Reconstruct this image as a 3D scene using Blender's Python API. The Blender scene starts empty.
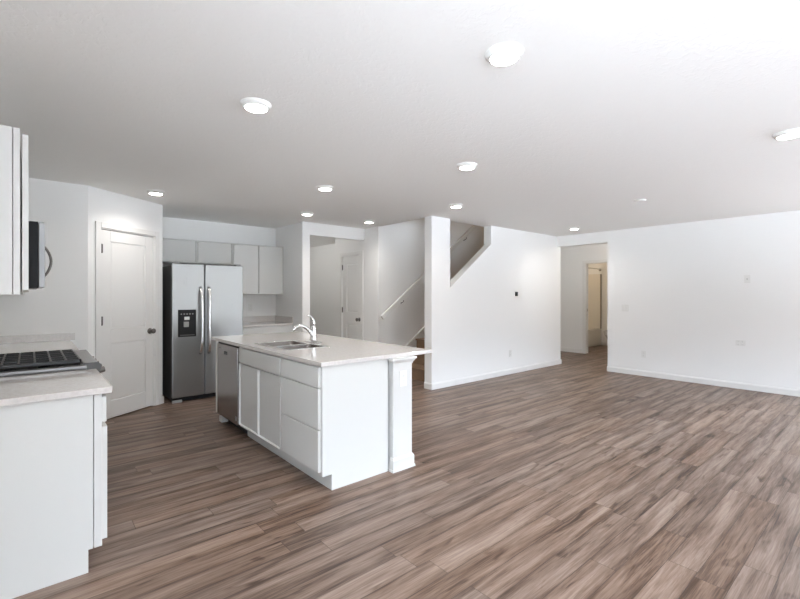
import bpy, bmesh, math, random
from mathutils import Matrix, Vector
random.seed(7)
sc = bpy.context.scene
COL = sc.collection
R = math.radians
PI = math.pi

# ------------------------------------------------------------------ camera, world, lights, exposure
cam_d = bpy.data.cameras.new('camera')
cam = bpy.data.objects.new('camera', cam_d); COL.objects.link(cam)
sc.camera = cam
cam_d.sensor_fit = 'HORIZONTAL'; cam_d.sensor_width = 36.0
cam_d.lens = 432.8 / 800 * 36.0
cam_d.shift_y = (294.1 - 299.5) / 800.0
cam_d.clip_start = 0.05
cam.location = (0, 0, 1.342)
cam.rotation_euler = (R(90), 0, R(49.4 - 90))

w = bpy.data.worlds.new('sky'); sc.world = w; w.use_nodes = True
wn = w.node_tree.nodes; wl = w.node_tree.links
bg = wn['Background']
wtc = wn.new('ShaderNodeTexCoord'); wsep = wn.new('ShaderNodeSeparateXYZ')
wramp = wn.new('ShaderNodeValToRGB')
wmap = wn.new('ShaderNodeMapRange'); wmap.inputs[1].default_value = -1; wmap.inputs[2].default_value = 1
wl.new(wtc.outputs['Generated'], wsep.inputs[0]); wl.new(wsep.outputs[2], wmap.inputs[0])
wl.new(wmap.outputs[0], wramp.inputs[0]); wl.new(wramp.outputs[0], bg.inputs[0])
cr = wramp.color_ramp          # position = (sin(elevation) + 1) / 2: lower half brightened to lift the ceiling, dim band added to soften reflections, bright sky
cr.elements[0].position = 0.0; cr.elements[0].color = (0.79, 0.88, 0.98, 1)
cr.elements[1].position = 1.0; cr.elements[1].color = (0.75, 0.87, 1.02, 1)
for p, c in ((0.462, (0.81, 0.90, 1.01, 1)), (0.474, (0.11, 0.115, 0.11, 1)), (0.56, (0.12, 0.125, 0.125, 1)), (0.60, (0.74, 0.875, 1.04, 1))):
    e = cr.elements.new(p); e.color = c
bg.inputs[1].default_value = 10.5

LAMP_W = 3.2
LAMP_COL = (1.0, 0.965, 0.92)
sc.view_settings.view_transform = 'Standard'
sc.view_settings.look = 'None'
sc.view_settings.gamma = 1.0
sc.view_settings.use_curve_mapping = False
sc.view_settings.exposure = 0.55
sc.cycles.use_denoising = True
sc.cycles.max_bounces = 14
sc.cycles.diffuse_bounces = 8
sc.cycles.sample_clamp_indirect = 8.0
sc.cycles.caustics_reflective = False

# ------------------------------------------------------------------ materials
def new_mat(name):
    m = bpy.data.materials.new(name); m.use_nodes = True
    return m, m.node_tree.nodes, m.node_tree.links, m.node_tree.nodes['Principled BSDF']

def paint(name, col, rough=0.6, bump=0.0, bscale=300.0, metal=0.0, spec=0.5, var=0.0, vscale=3.0, coat=0.0):
    m, n, l, b = new_mat(name)
    b.inputs['Base Color'].default_value = (*col, 1)
    b.inputs['Roughness'].default_value = rough
    b.inputs['Metallic'].default_value = metal
    b.inputs['Specular IOR Level'].default_value = spec
    b.inputs['Coat Weight'].default_value = coat
    tc = n.new('ShaderNodeTexCoord')
    if var:
        nz = n.new('ShaderNodeTexNoise'); nz.inputs['Scale'].default_value = vscale
        nz.inputs['Detail'].default_value = 5
        mx = n.new('ShaderNodeMix'); mx.data_type = 'RGBA'
        mx.inputs[6].default_value = (*[c * (1 - var) for c in col], 1)
        mx.inputs[7].default_value = (*[min(1, c * (1 + var)) for c in col], 1)
        l.new(tc.outputs['Object'], nz.inputs['Vector']); l.new(nz.outputs[0], mx.inputs[0])
        l.new(mx.outputs[2], b.inputs['Base Color'])
    if bump:
        nz2 = n.new('ShaderNodeTexNoise'); nz2.inputs['Scale'].default_value = bscale
        nz2.inputs['Detail'].default_value = 3
        bp = n.new('ShaderNodeBump'); bp.inputs['Strength'].default_value = bump
        bp.inputs['Distance'].default_value = 0.002
        l.new(tc.outputs['Object'], nz2.inputs['Vector']); l.new(nz2.outputs[0], bp.inputs['Height'])
        l.new(bp.outputs[0], b.inputs['Normal'])
    return m

def emis(name, col, s):
    m, n, l, b = new_mat(name)
    b.inputs['Base Color'].default_value = (*col, 1)
    b.inputs['Emission Color'].default_value = (*col, 1)
    b.inputs['Emission Strength'].default_value = s
    return m

def steel(name, col, rough, axis=2):
    m, n, l, b = new_mat(name)
    b.inputs['Metallic'].default_value = 1.0
    tc = n.new('ShaderNodeTexCoord'); mp = n.new('ShaderNodeMapping')
    s = [260.0, 260.0, 260.0]; s[axis] = 3.0
    mp.inputs['Scale'].default_value = s
    nz = n.new('ShaderNodeTexNoise'); nz.inputs['Scale'].default_value = 1.0; nz.inputs['Detail'].default_value = 3
    mr = n.new('ShaderNodeMapRange'); mr.inputs[3].default_value = rough - 0.012; mr.inputs[4].default_value = rough + 0.012
    mx = n.new('ShaderNodeMix'); mx.data_type = 'RGBA'
    mx.inputs[6].default_value = (*[c * 0.99 for c in col], 1); mx.inputs[7].default_value = (*[c * 1.01 for c in col], 1)
    l.new(tc.outputs['Object'], mp.inputs[0]); l.new(mp.outputs[0], nz.inputs['Vector'])
    l.new(nz.outputs[0], mr.inputs[0]); l.new(mr.outputs[0], b.inputs['Roughness'])
    l.new(nz.outputs[0], mx.inputs[0]); l.new(mx.outputs[2], b.inputs['Base Color'])
    return m

def floor_material():
    m, n, l, b = new_mat('vinyl_plank')
    def math_(op, a, c=None, d=None):
        x = n.new('ShaderNodeMath'); x.operation = op
        for i, v in enumerate((a, c, d)):
            if v is None: continue
            if isinstance(v, (int, float)): x.inputs[i].default_value = v
            else: l.new(v, x.inputs[i])
        return x.outputs[0]
    def comb(x, y, z):
        c = n.new('ShaderNodeCombineXYZ')
        for i, v in enumerate((x, y, z)):
            if isinstance(v, (int, float)): c.inputs[i].default_value = v
            else: l.new(v, c.inputs[i])
        return c.outputs[0]
    tc = n.new('ShaderNodeTexCoord'); sp = n.new('ShaderNodeSeparateXYZ')
    l.new(tc.outputs['Object'], sp.inputs[0]); X, Y = sp.outputs[0], sp.outputs[1]
    W, L = 0.130, 1.22
    yr = math_('DIVIDE', Y, W); row = math_('FLOOR', yr); fy = math_('FRACT', yr)
    w1 = n.new('ShaderNodeTexWhiteNoise'); w1.noise_dimensions = '1D'; l.new(row, w1.inputs['W'])
    xr = math_('ADD', math_('DIVIDE', X, L), math_('MULTIPLY', w1.outputs[0], 7.3))
    colm = math_('FLOOR', xr); fx = math_('FRACT', xr)
    w2 = n.new('ShaderNodeTexWhiteNoise'); w2.noise_dimensions = '3D'
    l.new(comb(row, colm, 0.5), w2.inputs['Vector'])
    rs = n.new('ShaderNodeSeparateColor'); l.new(w2.outputs['Color'], rs.inputs[0])
    r1, r2, r3 = rs.outputs[0], rs.outputs[1], rs.outputs[2]
    def noise(vec, scale, detail, dist, rough=0.5):
        z = n.new('ShaderNodeTexNoise'); z.inputs['Scale'].default_value = scale
        z.inputs['Detail'].default_value = detail; z.inputs['Distortion'].default_value = dist
        z.inputs['Roughness'].default_value = rough
        l.new(vec, z.inputs['Vector']); return z.outputs[0]
    off = math_('MULTIPLY', r1, 37.0); off2 = math_('MULTIPLY', r2, 53.0)
    broad = noise(comb(math_('ADD', math_('MULTIPLY', X, 1.3), off), math_('ADD', math_('MULTIPLY', Y, 15.0), off2), r3), 1.0, 3, 0.35, 0.5)
    streak = noise(comb(math_('ADD', math_('MULTIPLY', X, 2.8), off2), math_('ADD', math_('MULTIPLY', Y, 48.0), off), r1), 1.0, 6, 0.6, 0.65)
    fine = noise(comb(math_('ADD', math_('MULTIPLY', X, 6.0), off), math_('ADD', math_('MULTIPLY', Y, 170.0), off2), r2), 1.0, 3, 0.1, 0.6)
    knot = noise(comb(math_('ADD', math_('MULTIPLY', X, 3.0), off2), math_('ADD', math_('MULTIPLY', Y, 14.0), off), r2), 1.0, 2, 0.8, 0.5)
    kn = math_('MULTIPLY', math_('MAXIMUM', math_('SUBTRACT', knot, 0.62), 0.0), -1.0)
    edge = math_('MULTIPLY', math_('SUBTRACT', math_('POWER', math_('MULTIPLY', math_('ABSOLUTE', math_('SUBTRACT', fy, 0.5)), 2.0), 3.0), 0.25), -0.07)
    v = math_('ADD', math_('ADD', math_('MULTIPLY', broad, 0.46), math_('MULTIPLY', fine, 0.28)), math_('MULTIPLY', streak, 0.36))
    v = math_('ADD', math_('ADD', v, kn), edge)
    v = math_('ADD', v, math_('MULTIPLY', math_('SUBTRACT', r3, 0.5), 0.07))
    ramp = n.new('ShaderNodeValToRGB'); l.new(v, ramp.inputs[0])
    e = ramp.color_ramp.elements
    e[0].position = 0.38; e[0].color = (0.046, 0.029, 0.021, 1)
    e[1].position = 0.70; e[1].color = (0.305, 0.240, 0.202, 1)
    a = e.new(0.47); a.color = (0.112, 0.076, 0.058, 1)
    a = e.new(0.57); a.color = (0.200, 0.147, 0.119, 1)
    # per-plank hue
    hs = n.new('ShaderNodeHueSaturation')
    l.new(ramp.outputs[0], hs.inputs['Color'])
    l.new(math_('ADD', 1.08, math_('MULTIPLY', r1, 0.20)), hs.inputs['Saturation'])
    l.new(math_('ADD', 0.92, math_('MULTIPLY', r2, 0.16)), hs.inputs['Value'])
    seam_y = math_('LESS_THAN', math_('MINIMUM', fy, math_('SUBTRACT', 1.0, fy)), 0.011)
    seam_x = math_('LESS_THAN', math_('MINIMUM', fx, math_('SUBTRACT', 1.0, fx)), 0.0013)
    seam = math_('MAXIMUM', seam_y, seam_x)
    mx = n.new('ShaderNodeMix'); mx.data_type = 'RGBA'
    l.new(math_('MULTIPLY', seam, 0.72), mx.inputs[0]); l.new(hs.outputs[0], mx.inputs[6])
    mx.inputs[7].default_value = (0.05, 0.033, 0.025, 1)
    l.new(mx.outputs[2], b.inputs['Base Color'])
    l.new(math_('ADD', 0.34, math_('MULTIPLY', fine, 0.14)), b.inputs['Roughness'])
    b.inputs['Specular IOR Level'].default_value = 0.32
    bp = n.new('ShaderNodeBump'); bp.inputs['Strength'].default_value = 0.12; bp.inputs['Distance'].default_value = 0.002
    l.new(math_('SUBTRACT', fine, math_('MULTIPLY', seam, 0.8)), bp.inputs['Height'])
    l.new(bp.outputs[0], b.inputs['Normal'])
    return m

def quartz_material():
    m, n, l, b = new_mat('quartz')
    tc = n.new('ShaderNodeTexCoord')
    nz = n.new('ShaderNodeTexNoise'); nz.inputs['Scale'].default_value = 60; nz.inputs['Detail'].default_value = 6
    vo = n.new('ShaderNodeTexVoronoi'); vo.inputs['Scale'].default_value = 160
    r = n.new('ShaderNodeValToRGB')
    e = r.color_ramp.elements
    e[0].position = 0.3; e[0].color = (0.58, 0.55, 0.525, 1)
    e[1].position = 0.65; e[1].color = (0.66, 0.63, 0.605, 1)
    l.new(tc.outputs['Object'], nz.inputs['Vector']); l.new(tc.outputs['Object'], vo.inputs['Vector'])
    ad = n.new('ShaderNodeMath'); ad.operation = 'ADD'
    ml = n.new('ShaderNodeMath'); ml.operation = 'MULTIPLY'; ml.inputs[1].default_value = 0.10
    l.new(vo.outputs['Distance'], ml.inputs[0]); l.new(nz.outputs[0], ad.inputs[0]); l.new(ml.outputs[0], ad.inputs[1])
    l.new(ad.outputs[0], r.inputs[0]); l.new(r.outputs[0], b.inputs['Base Color'])
    b.inputs['Roughness'].default_value = 0.045
    b.inputs['Specular IOR Level'].default_value = 0.6
    return m

def ceiling_material():
    m, n, l, b = new_mat('textured_ceiling')
    b.inputs['Base Color'].default_value = (0.90, 0.90, 0.885, 1); b.inputs['Roughness'].default_value = 0.95
    tc = n.new('ShaderNodeTexCoord')
    vo = n.new('ShaderNodeTexNoise'); vo.inputs['Scale'].default_value = 26; vo.inputs['Detail'].default_value = 4; vo.inputs['Distortion'].default_value = 1.0
    rp = n.new('ShaderNodeValToRGB'); rp.color_ramp.elements[0].position = 0.50; rp.color_ramp.elements[1].position = 0.60
    bp = n.new('ShaderNodeBump'); bp.inputs['Strength'].default_value = 0.25; bp.inputs['Distance'].default_value = 0.003
    l.new(tc.outputs['Object'], vo.inputs['Vector']); l.new(vo.outputs[0], rp.inputs[0])
    l.new(rp.outputs[0], bp.inputs['Height']); l.new(bp.outputs[0], b.inputs['Normal'])
    return m

M_WALL = paint('wall_paint', (0.87, 0.87, 0.86), 0.75, bump=0.06, bscale=160)
M_CEIL = ceiling_material()
M_TRIM = paint('trim_paint', (0.80, 0.795, 0.78), 0.38, bump=0.02, bscale=60)
M_CAB = paint('cabinet_paint', (0.69, 0.69, 0.67), 0.36, bump=0.02, bscale=80)
M_GAP = paint('cabinet_shadow_gap', (0.30, 0.30, 0.29), 0.8, bump=0.02)
M_FLOOR = floor_material()
M_QUARTZ = quartz_material()
M_STEEL = steel('brushed_steel', (0.37, 0.373, 0.37), 0.28, 2)
M_HANDLE = paint('polished_handle_steel', (0.80, 0.80, 0.80), 0.25, metal=1.0, bump=0.01)
M_STEEL_H = steel('brushed_steel_across', (0.29, 0.285, 0.285), 0.38, 0)
M_DARKSTEEL = steel('dark_brushed_steel', (0.33, 0.315, 0.31), 0.24, 2)
M_SINK = steel('sink_steel', (0.70, 0.68, 0.66), 0.2, 1)
M_BOWL = steel('sink_bowl_steel', (0.42, 0.38, 0.35), 0.25, 1)
M_CHROME = paint('chrome', (0.82, 0.82, 0.82), 0.08, metal=1.0, bump=0.01)
M_NICKEL = paint('brushed_nickel', (0.55, 0.54, 0.52), 0.25, metal=1.0, bump=0.02)
M_PEWTER = paint('dark_pewter', (0.16, 0.15, 0.14), 0.32, metal=1.0, bump=0.02)
M_BLACK = paint('black_plastic', (0.008, 0.008, 0.009), 0.4, bump=0.02, spec=0.22)
M_BLACKM = paint('black_enamel', (0.008, 0.008, 0.008), 0.4, bump=0.05, bscale=120, spec=0.3)
M_IRON = paint('cast_iron', (0.02, 0.02, 0.021), 0.38, bump=0.1, bscale=400, spec=0.6)
M_GREYSIDE = paint('grey_textured_steel', (0.10, 0.10, 0.10), 0.5, bump=0.15, bscale=500)
M_GREY = paint('grey_plastic', (0.35, 0.35, 0.35), 0.4, bump=0.02)
M_WHITEPL = paint('white_plastic', (0.80, 0.80, 0.78), 0.35, bump=0.01)
M_PORC = paint('porcelain', (0.85, 0.84, 0.81), 0.12, coat=0.5, bump=0.005)
M_ACRYL = paint('tub_acrylic', (0.84, 0.80, 0.73), 0.2, bump=0.01)
M_STRIPGREY = paint('grey_brown_strip', (0.30, 0.26, 0.22), 0.5, bump=0.02)
M_STEP = paint('stair_covering', (0.26, 0.165, 0.10), 0.55, bump=0.15, bscale=90, var=0.25, vscale=8)
M_LENS = emis('led_lens', (1.0, 0.96, 0.9), 20.0)
M_ICON = paint('icon_grey', (0.45, 0.45, 0.46), 0.4, bump=0.01)

# ------------------------------------------------------------------ helpers
def BM(): return bmesh.new()

I4 = Matrix.Identity(4)

def box(bm, x0, x1, y0, y1, z0, z1, M=None):
    vs = [bm.verts.new(p) for p in ((x0, y0, z0), (x1, y0, z0), (x1, y1, z0), (x0, y1, z0),
                                    (x0, y0, z1), (x1, y0, z1), (x1, y1, z1), (x0, y1, z1))]
    fs = [bm.faces.new([vs[i] for i in f]) for f in
          ((0, 3, 2, 1), (4, 5, 6, 7), (0, 1, 5, 4), (1, 2, 6, 5), (2, 3, 7, 6), (3, 0, 4, 7))]
    if M is not None:
        for v in vs: v.co = M @ v.co
    return fs

def poly_prism(bm, pts, axis, a0, a1, M=None):
    """pts: 2-D outline; axis 'y': pts are (x,z); 'z': pts are (x,y); 'x': pts are (y,z)"""
    def mk(p, a):
        if axis == 'y': return (p[0], a, p[1])
        if axis == 'z': return (p[0], p[1], a)
        return (a, p[0], p[1])
    A = [bm.verts.new(mk(p, a0)) for p in pts]; B = [bm.verts.new(mk(p, a1)) for p in pts]
    n = len(pts)
    bm.faces.new(A); bm.faces.new(list(reversed(B)))
    for i in range(n):
        bm.faces.new((A[i], B[i], B[(i + 1) % n], A[(i + 1) % n]))
    if M is not None:
        for v in A + B: v.co = M @ v.co

def lathe(bm, prof, M=None, seg=32, smooth=True, squash=(1, 1)):
    rings = []
    vs_all = []
    for r, z in prof:
        if r < 1e-6:
            v = bm.verts.new((0, 0, z)); rings.append([v]); vs_all.append(v)
        else:
            rg = [bm.verts.new((r * math.cos(2 * PI * i / seg) * squash[0], r * math.sin(2 * PI * i / seg) * squash[1], z)) for i in range(seg)]
            rings.append(rg); vs_all += rg
    for a, b in zip(rings, rings[1:]):
        for i in range(seg):
            j = (i + 1) % seg
            if len(a) == 1 and len(b) == 1: continue
            if len(a) == 1: f = bm.faces.new((a[0], b[j], b[i]))
            elif len(b) == 1: f = bm.faces.new((a[i], a[j], b[0]))
            else: f = bm.faces.new((a[i], a[j], b[j], b[i]))
            f.smooth = smooth
    if len(rings[0]) > 1: bm.faces.new(list(reversed(rings[0])))
    if len(rings[-1]) > 1: bm.faces.new(rings[-1])
    if M is not None:
        for v in vs_all: v.co = M @ v.co

def tube(bm, pts, rad, seg=12, flat=(1, 1)):
    """sweep an (optionally flattened) circle along pts; rad: number or list"""
    pts = [Vector(p) for p in pts]; n = len(pts)
    rads = rad if isinstance(rad, (list, tuple)) else [rad] * n
    rings = []
    up0 = None
    for i, p in enumerate(pts):
        t = (pts[min(i + 1, n - 1)] - pts[max(i - 1, 0)]).normalized()
        if up0 is None:
            up0 = Vector((0, 0, 1)) if abs(t.z) < 0.9 else Vector((1, 0, 0))
        s = t.cross(up0).normalized(); u = s.cross(t).normalized(); up0 = u
        rings.append([bm.verts.new(p + (s * math.cos(2 * PI * k / seg) * flat[0] + u * math.sin(2 * PI * k / seg) * flat[1]) * rads[i]) for k in range(seg)])
    for a, b in zip(rings, rings[1:]):
        for k in range(seg):
            j = (k + 1) % seg
            f = bm.faces.new((a[k], a[j], b[j], b[k])); f.smooth = True
    bm.faces.new(list(reversed(rings[0]))); bm.faces.new(rings[-1])

def arc_pts(fn, n): return [fn(i / (n - 1)) for i in range(n)]

def obj(name, bm, mat, parent=None, bevel=0.0, seg=2, root=None):
    """link the bmesh as one object; geometry is given in world space when there is a root Empty"""
    bmesh.ops.recalc_face_normals(bm, faces=bm.faces[:])
    me = bpy.data.meshes.new(name); bm.to_mesh(me); bm.free()
    if mat is not None: me.materials.append(mat)
    o = bpy.data.objects.new(name, me); COL.objects.link(o)
    if parent is not None:
        o.parent = parent
        r = parent
        while r.parent: r = r.parent
        off = r.location
        if off.length > 0: me.transform(Matrix.Translation(-off))
    if bevel:
        md = o.modifiers.new('bevel', 'BEVEL'); md.width = bevel; md.segments = seg
        md.limit_method = 'ANGLE'; md.angle_limit = R(40); md.harden_normals = False
    return o

def tag(o, label, cat, group=None):
    o['label'] = label; o['category'] = cat
    if group: o['group'] = group
    return o

def thing(name, loc, label, cat, group=None):
    o = bpy.data.objects.new(name, None); COL.objects.link(o)
    o.location = loc; o.empty_display_size = 0.1
    return tag(o, label, cat, group)

def struct(name, bm, mat, bevel=0.0, parent=None, label=None):
    o = obj(name, bm, mat, parent, bevel)
    o['kind'] = 'structure'
    if label: o['label'] = label
    return o

def kids(o): return [c for c in bpy.data.objects if c.parent == o]

def dup(root, loc, label, rotz=None):
    r = root.copy(); COL.objects.link(r); r.location = loc; r['label'] = label
    if rotz is not None: r.rotation_euler = (0, 0, rotz)
    for ch in kids(root):
        c = ch.copy(); COL.objects.link(c); c.parent = r
        for g in kids(ch):
            d = g.copy(); COL.objects.link(d); d.parent = c
    return r

# facing frames: local (u, n, z): u along the face, n out of the face
def frame(origin, u, n):
    u = Vector(u).normalized(); n = Vector(n).normalized()
    M = Matrix.Identity(4)
    M.col[0][:3] = u; M.col[1][:3] = n; M.col[2][:3] = (0, 0, 1)
    M.col[3][:3] = origin
    return M

def merge(bm, tmp, M):
    tmp.transform(M)
    me = bpy.data.meshes.new('tmp'); tmp.to_mesh(me); tmp.free(); bm.from_mesh(me); bpy.data.meshes.remove(me)

def shaker(bm, M, u0, u1, z0, z1, t=0.02, rail=0.057, depth=0.016, n0=0.0):
    tb_ = BM(); fs = box(tb_, u0, u1, n0, n0 + t, z0, z1)
    front = fs[4]                       # +y face
    bmesh.ops.inset_region(tb_, faces=[front], thickness=rail, depth=0, use_even_offset=True)
    bmesh.ops.inset_region(tb_, faces=[front], thickness=0.005, depth=0, use_even_offset=True)
    for v in front.verts: v.co.y -= depth
    merge(bm, tb_, M)

def slab(bm, M, u0, u1, z0, z1, t=0.02, n0=0.0):
    box(bm, u0, u1, n0, n0 + t, z0, z1, M)

def panel_door(bm, M, u0, u1, z0, z1, panels, t=0.035, n1=0.0):
    """moulded door: stiles and rails around raised panels; its face at n = n1"""
    nb = n1 - t
    us = sorted({p[0] for p in panels}); ue = sorted({p[1] for p in panels})
    a, b_ = us[0], ue[0]
    box(bm, u0, a, nb, n1, z0, z1, M); box(bm, b_, u1, nb, n1, z0, z1, M)
    zs = z0
    for (pa, pb, pz0, pz1) in sorted(panels, key=lambda p: p[2]):
        box(bm, a, b_, nb, n1, zs, pz0, M); zs = pz1
        tb_ = BM(); fs = box(tb_, a, b_, nb, n1 - 0.015, pz0, pz1); fr = fs[4]
        bmesh.ops.inset_region(tb_, faces=[fr], thickness=0.022, depth=0, use_even_offset=True)
        bmesh.ops.inset_region(tb_, faces=[fr], thickness=0.018, depth=0, use_even_offset=True)
        for v in fr.verts: v.co.y += 0.010
        merge(bm, tb_, M)
    box(bm, a, b_, nb, n1, zs, z1, M)

def slab_with_hole(bm, x0, x1, y0, y1, hx0, hx1, hy0, hy1, z0, z1):
    xs = [x0, hx0, hx1, x1]; ys = [y0, hy0, hy1, y1]
    T = [[bm.verts.new((x, y, z1)) for y in ys] for x in xs]
    B = [[bm.verts.new((x, y, z0)) for y in ys] for x in xs]
    for i in range(3):
        for j in range(3):
            if i == 1 and j == 1: continue
            bm.faces.new((T[i][j], T[i + 1][j], T[i + 1][j + 1], T[i][j + 1]))
            bm.faces.new((B[i][j], B[i][j + 1], B[i + 1][j + 1], B[i + 1][j]))
    for i in range(3):
        bm.faces.new((T[i][0], B[i][0], B[i + 1][0], T[i + 1][0])); bm.faces.new((T[i][3], T[i + 1][3], B[i + 1][3], B[i][3]))
        bm.faces.new((T[0][i], T[0][i + 1], B[0][i + 1], B[0][i])); bm.faces.new((T[3][i], B[3][i], B[3][i + 1], T[3][i + 1]))
    bm.faces.new((T[1][1], T[2][1], B[2][1], B[1][1])); bm.faces.new((T[1][2], B[1][2], B[2][2], T[2][2]))
    bm.faces.new((T[1][1], B[1][1], B[1][2], T[1][2])); bm.faces.new((T[2][1], T[2][2], B[2][2], B[2][1]))

# ------------------------------------------------------------------ key dimensions (metres)
H = 2.44; ZC = 0.888; ZB = 0.858
XL = -0.34                 # wall behind the range run
YB = 5.38                  # short wall at the end of the range run
YK = 6.87                  # wall behind the refrigerator
XS = 3.14; XS2 = 3.267     # stub wall right of the refrigerator alcove
YO = 5.93                  # wall with the wide cased opening
YS = 4.318; YS2 = 4.46     # stair wall, near and far face
XS0 = 4.285                # near end of stair wall
XF = 7.653                 # far (right-hand) wall
XC = 4.30                  # wall with the closet door
YH = 5.56                  # wall carrying the handrail
XH = 9.523                 # hallway wall
YREAR = -4.2
A = Vector((0.452, YB, 0)); B = Vector((1.247, 5.945, 0))

# ------------------------------------------------------------------ setting: floor, ceiling, walls
b = BM(); box(b, -0.6, 11.7, YREAR - 0.15, 9.8, -0.12, 0.0); struct('floor', b, M_FLOOR)
b = BM()
t = 0.14
box(b, -0.5, 7.80, YREAR - 0.15, YS2, H, H + t)
box(b, -0.5, 4.33, YS2, 9.75, H, H + t)
box(b, 4.33, 5.2, YH + 0.12, 9.75, H, H + t)
box(b, 7.80, 11.6, 2.4, YS2, H, H + t)
box(b, XF + 0.12, 11.6, YS2, 6.2, H, H + t)
struct('ceiling', b, M_CEIL)

b = BM()
LW0, LW1, LZ0, LZ1 = -3.9, 0.15, 0.10, 2.36
box(b, XL - 0.12, XL, YREAR, LW0, 0, H); box(b, XL - 0.12, XL, LW1, YK + 0.12, 0, H)
box(b, XL - 0.12, XL, LW0, LW1, 0, LZ0); box(b, XL - 0.12, XL, LW0, LW1, LZ1, H)
struct('wall_left', b, M_WALL)
b = BM(); box(b, XL, B.x - 0.11, YK, YK + 0.12, 0, H); struct('wall_pantry_back', b, M_WALL)
b = BM(); box(b, XL, A.x, YB, YB + 0.12, 0, H); struct('wall_kitchen_end', b, M_WALL)

# diagonal pantry wall with door hole
dv = (B - A); DL = dv.length; du = dv.normalized(); dn = Vector((du.y, -du.x, 0))
MP = frame(A, du, dn)
PD0, PD1, PDZ = 0.137, 0.850, 2.035
b = BM()
box(b, 0, PD0, -0.11, 0, 0, H, MP); box(b, PD1, DL, -0.11, 0, 0, H, MP); box(b, PD0, PD1, -0.11, 0, PDZ, H, MP)
struct('wall_pantry', b, M_WALL)
b = BM(); box(b, B.x - 0.11, B.x, B.y + 0.006, YK, 0, H); struct('wall_alcove_left', b, M_WALL)
b = BM(); box(b, B.x - 0.11, XS, YK, YK + 0.12, 0, H); struct('wall_alcove_back', b, M_WALL)
b = BM(); box(b, XS, XS2, YO, 9.6, 0, H); struct('wall_alcove_right', b, M_WALL)
b = BM(); box(b, XS2, XC, YO, YO + 0.12, 2.25, H); struct('wall_opening_header', b, M_WALL)
# hall behind the opening
b = BM(); box(b, XS2, 5.16, 9.6, 9.72, 0, H); struct('wall_hall_back', b, M_WALL)
b = BM(); box(b, 5.04, 5.16, YH + 0.12, 9.6, 0, H); struct('wall_hall_right', b, M_WALL)
# closet wall with door hole
CD0, CD1, CDZ = 6.03, 6.62, 2.02
b = BM()
box(b, XC, XC + 0.12, YH, CD0, 0, H); box(b, XC, XC + 0.12, CD1, 6.865, 0, H); box(b, XC, XC + 0.12, CD0, CD1, CDZ, H)
box(b, XC + 0.12, 5.04, 6.745, 6.865, 0, H)
struct('wall_closet', b, M_WALL)
# stair shaft
b = BM(); box(b, XC + 0.121, XF + 0.12, YH, YH + 0.12, 0, 4.9); box(b, 4.3305, XC + 0.121, YH, YH + 0.12, H, 4.9); struct('wall_handrail', b, M_WALL)
b = BM()
poly_prism(b, [(XS0, 0), (XF + 0.12, 0), (XF + 0.12, H), (5.623, H), (5.623, 2.139), (4.664, 1.433), (4.664, H), (XS0, H)], 'y', YS, YS2)
struct('wall_stair', b, M_WALL)
b = BM()
box(b, 4.21, XF + 0.12, YS2 - 0.12, YS2, H + t, 4.9)
box(b, 4.21, 4.33, YS2, YH, H + t, 4.9)
struct('wall_stair_upper', b, M_WALL)
b = BM(); box(b, XF, XF + 0.12, YS2 + 0.0005, YH - 0.0005, 0, 4.9); struct('wall_stair_end', b, M_WALL)
b = BM(); box(b, 4.1, 7.9, YS2 - 0.12, YH + 0.12, 4.9, 5.0); struct('ceiling_upper', b, M_CEIL)
# far wall with opening to the hallway
FO0, FOZ = 3.372, 2.245
b = BM()

RW0, RW1, RZ0, RZ1 = -3.8, 0.25, 0.10, 2.36
box(b, XF, XF + 0.12, YREAR, RW0, 0, H); box(b, XF, XF + 0.12, RW1, FO0, 0, H); box(b, XF, XF + 0.12, RW0, RW1, 0, RZ0); box(b, XF, XF + 0.12, RW0, RW1, RZ1, H)
box(b, XF, XF + 0.12, FO0, YS - 0.0005, FOZ, H)
struct('wall_right', b, M_WALL)
# hallway and bathroom shell
BD0, BD1, BDZ = 3.93, 4.69, 2.035
b = BM()
box(b, XH, XH + 0.12, 2.5, BD0, 0, H); box(b, XH, XH + 0.12, BD0, BD1, BDZ, H); box(b, XH, XH + 0.12, BD1, 6.07, 0, H)
struct('wall_hallway_back', b, M_WALL)
b = BM(); box(b, XF + 0.12, XH, 2.4, 2.5, 0, H); struct('wall_hallway_right', b, M_WALL)
b = BM(); box(b, XF + 0.12, XH, YH + 0.13, YH + 0.25, 0, H); struct('wall_hallway_left', b, M_WALL)
XBB = 11.45
b = BM(); box(b, XBB, XBB + 0.12, 3.3, 6.07, 0, H); struct('wall_bathroom_back', b, M_WALL)
b = BM(); box(b, XH + 0.12, XBB, 5.95, 6.07, 0, H); struct('wall_bathroom_left', b, M_WALL)
b = BM(); box(b, XH + 0.12, XBB, 3.18, 3.3, 0, H); struct('wall_bathroom_right', b, M_WALL)
# rear wall behind the camera, with a wide glass door and two windows
wins = [(3.4, 6.4, 0.85, 2.32)]
b = BM()
xs = XL
for (x0, x1, z0, z1) in wins:
    box(b, xs, x0, YREAR - 0.15, YREAR, 0, H); box(b, x0, x1, YREAR - 0.15, YREAR, z1, H)
    if z0 > 0: box(b, x0, x1, YREAR - 0.15, YREAR, 0, z0)
    xs = x1
box(b, xs, XF + 0.12, YREAR - 0.15, YREAR, 0, H)
struct('wall_rear', b, M_WALL)
for k, (x0, x1, z0, z1) in enumerate(wins):
    b = BM(); f = 0.06; y0, y1 = YREAR - 0.11, YREAR - 0.05
    box(b, x0, x0 + f, y0, y1, z0, z1); box(b, x1 - f, x1, y0, y1, z0, z1)
    box(b, x0 + f, x1 - f, y0, y1, z1 - f, z1); box(b, x0 + f, x1 - f, y0, y1, z0, z0 + f)
    xm = (x0 + x1) / 2; box(b, xm - f / 2, xm + f / 2, y0, y1, z0 + f, z1 - f)
    struct('window_%d' % (k + 1), b, M_TRIM)

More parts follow.
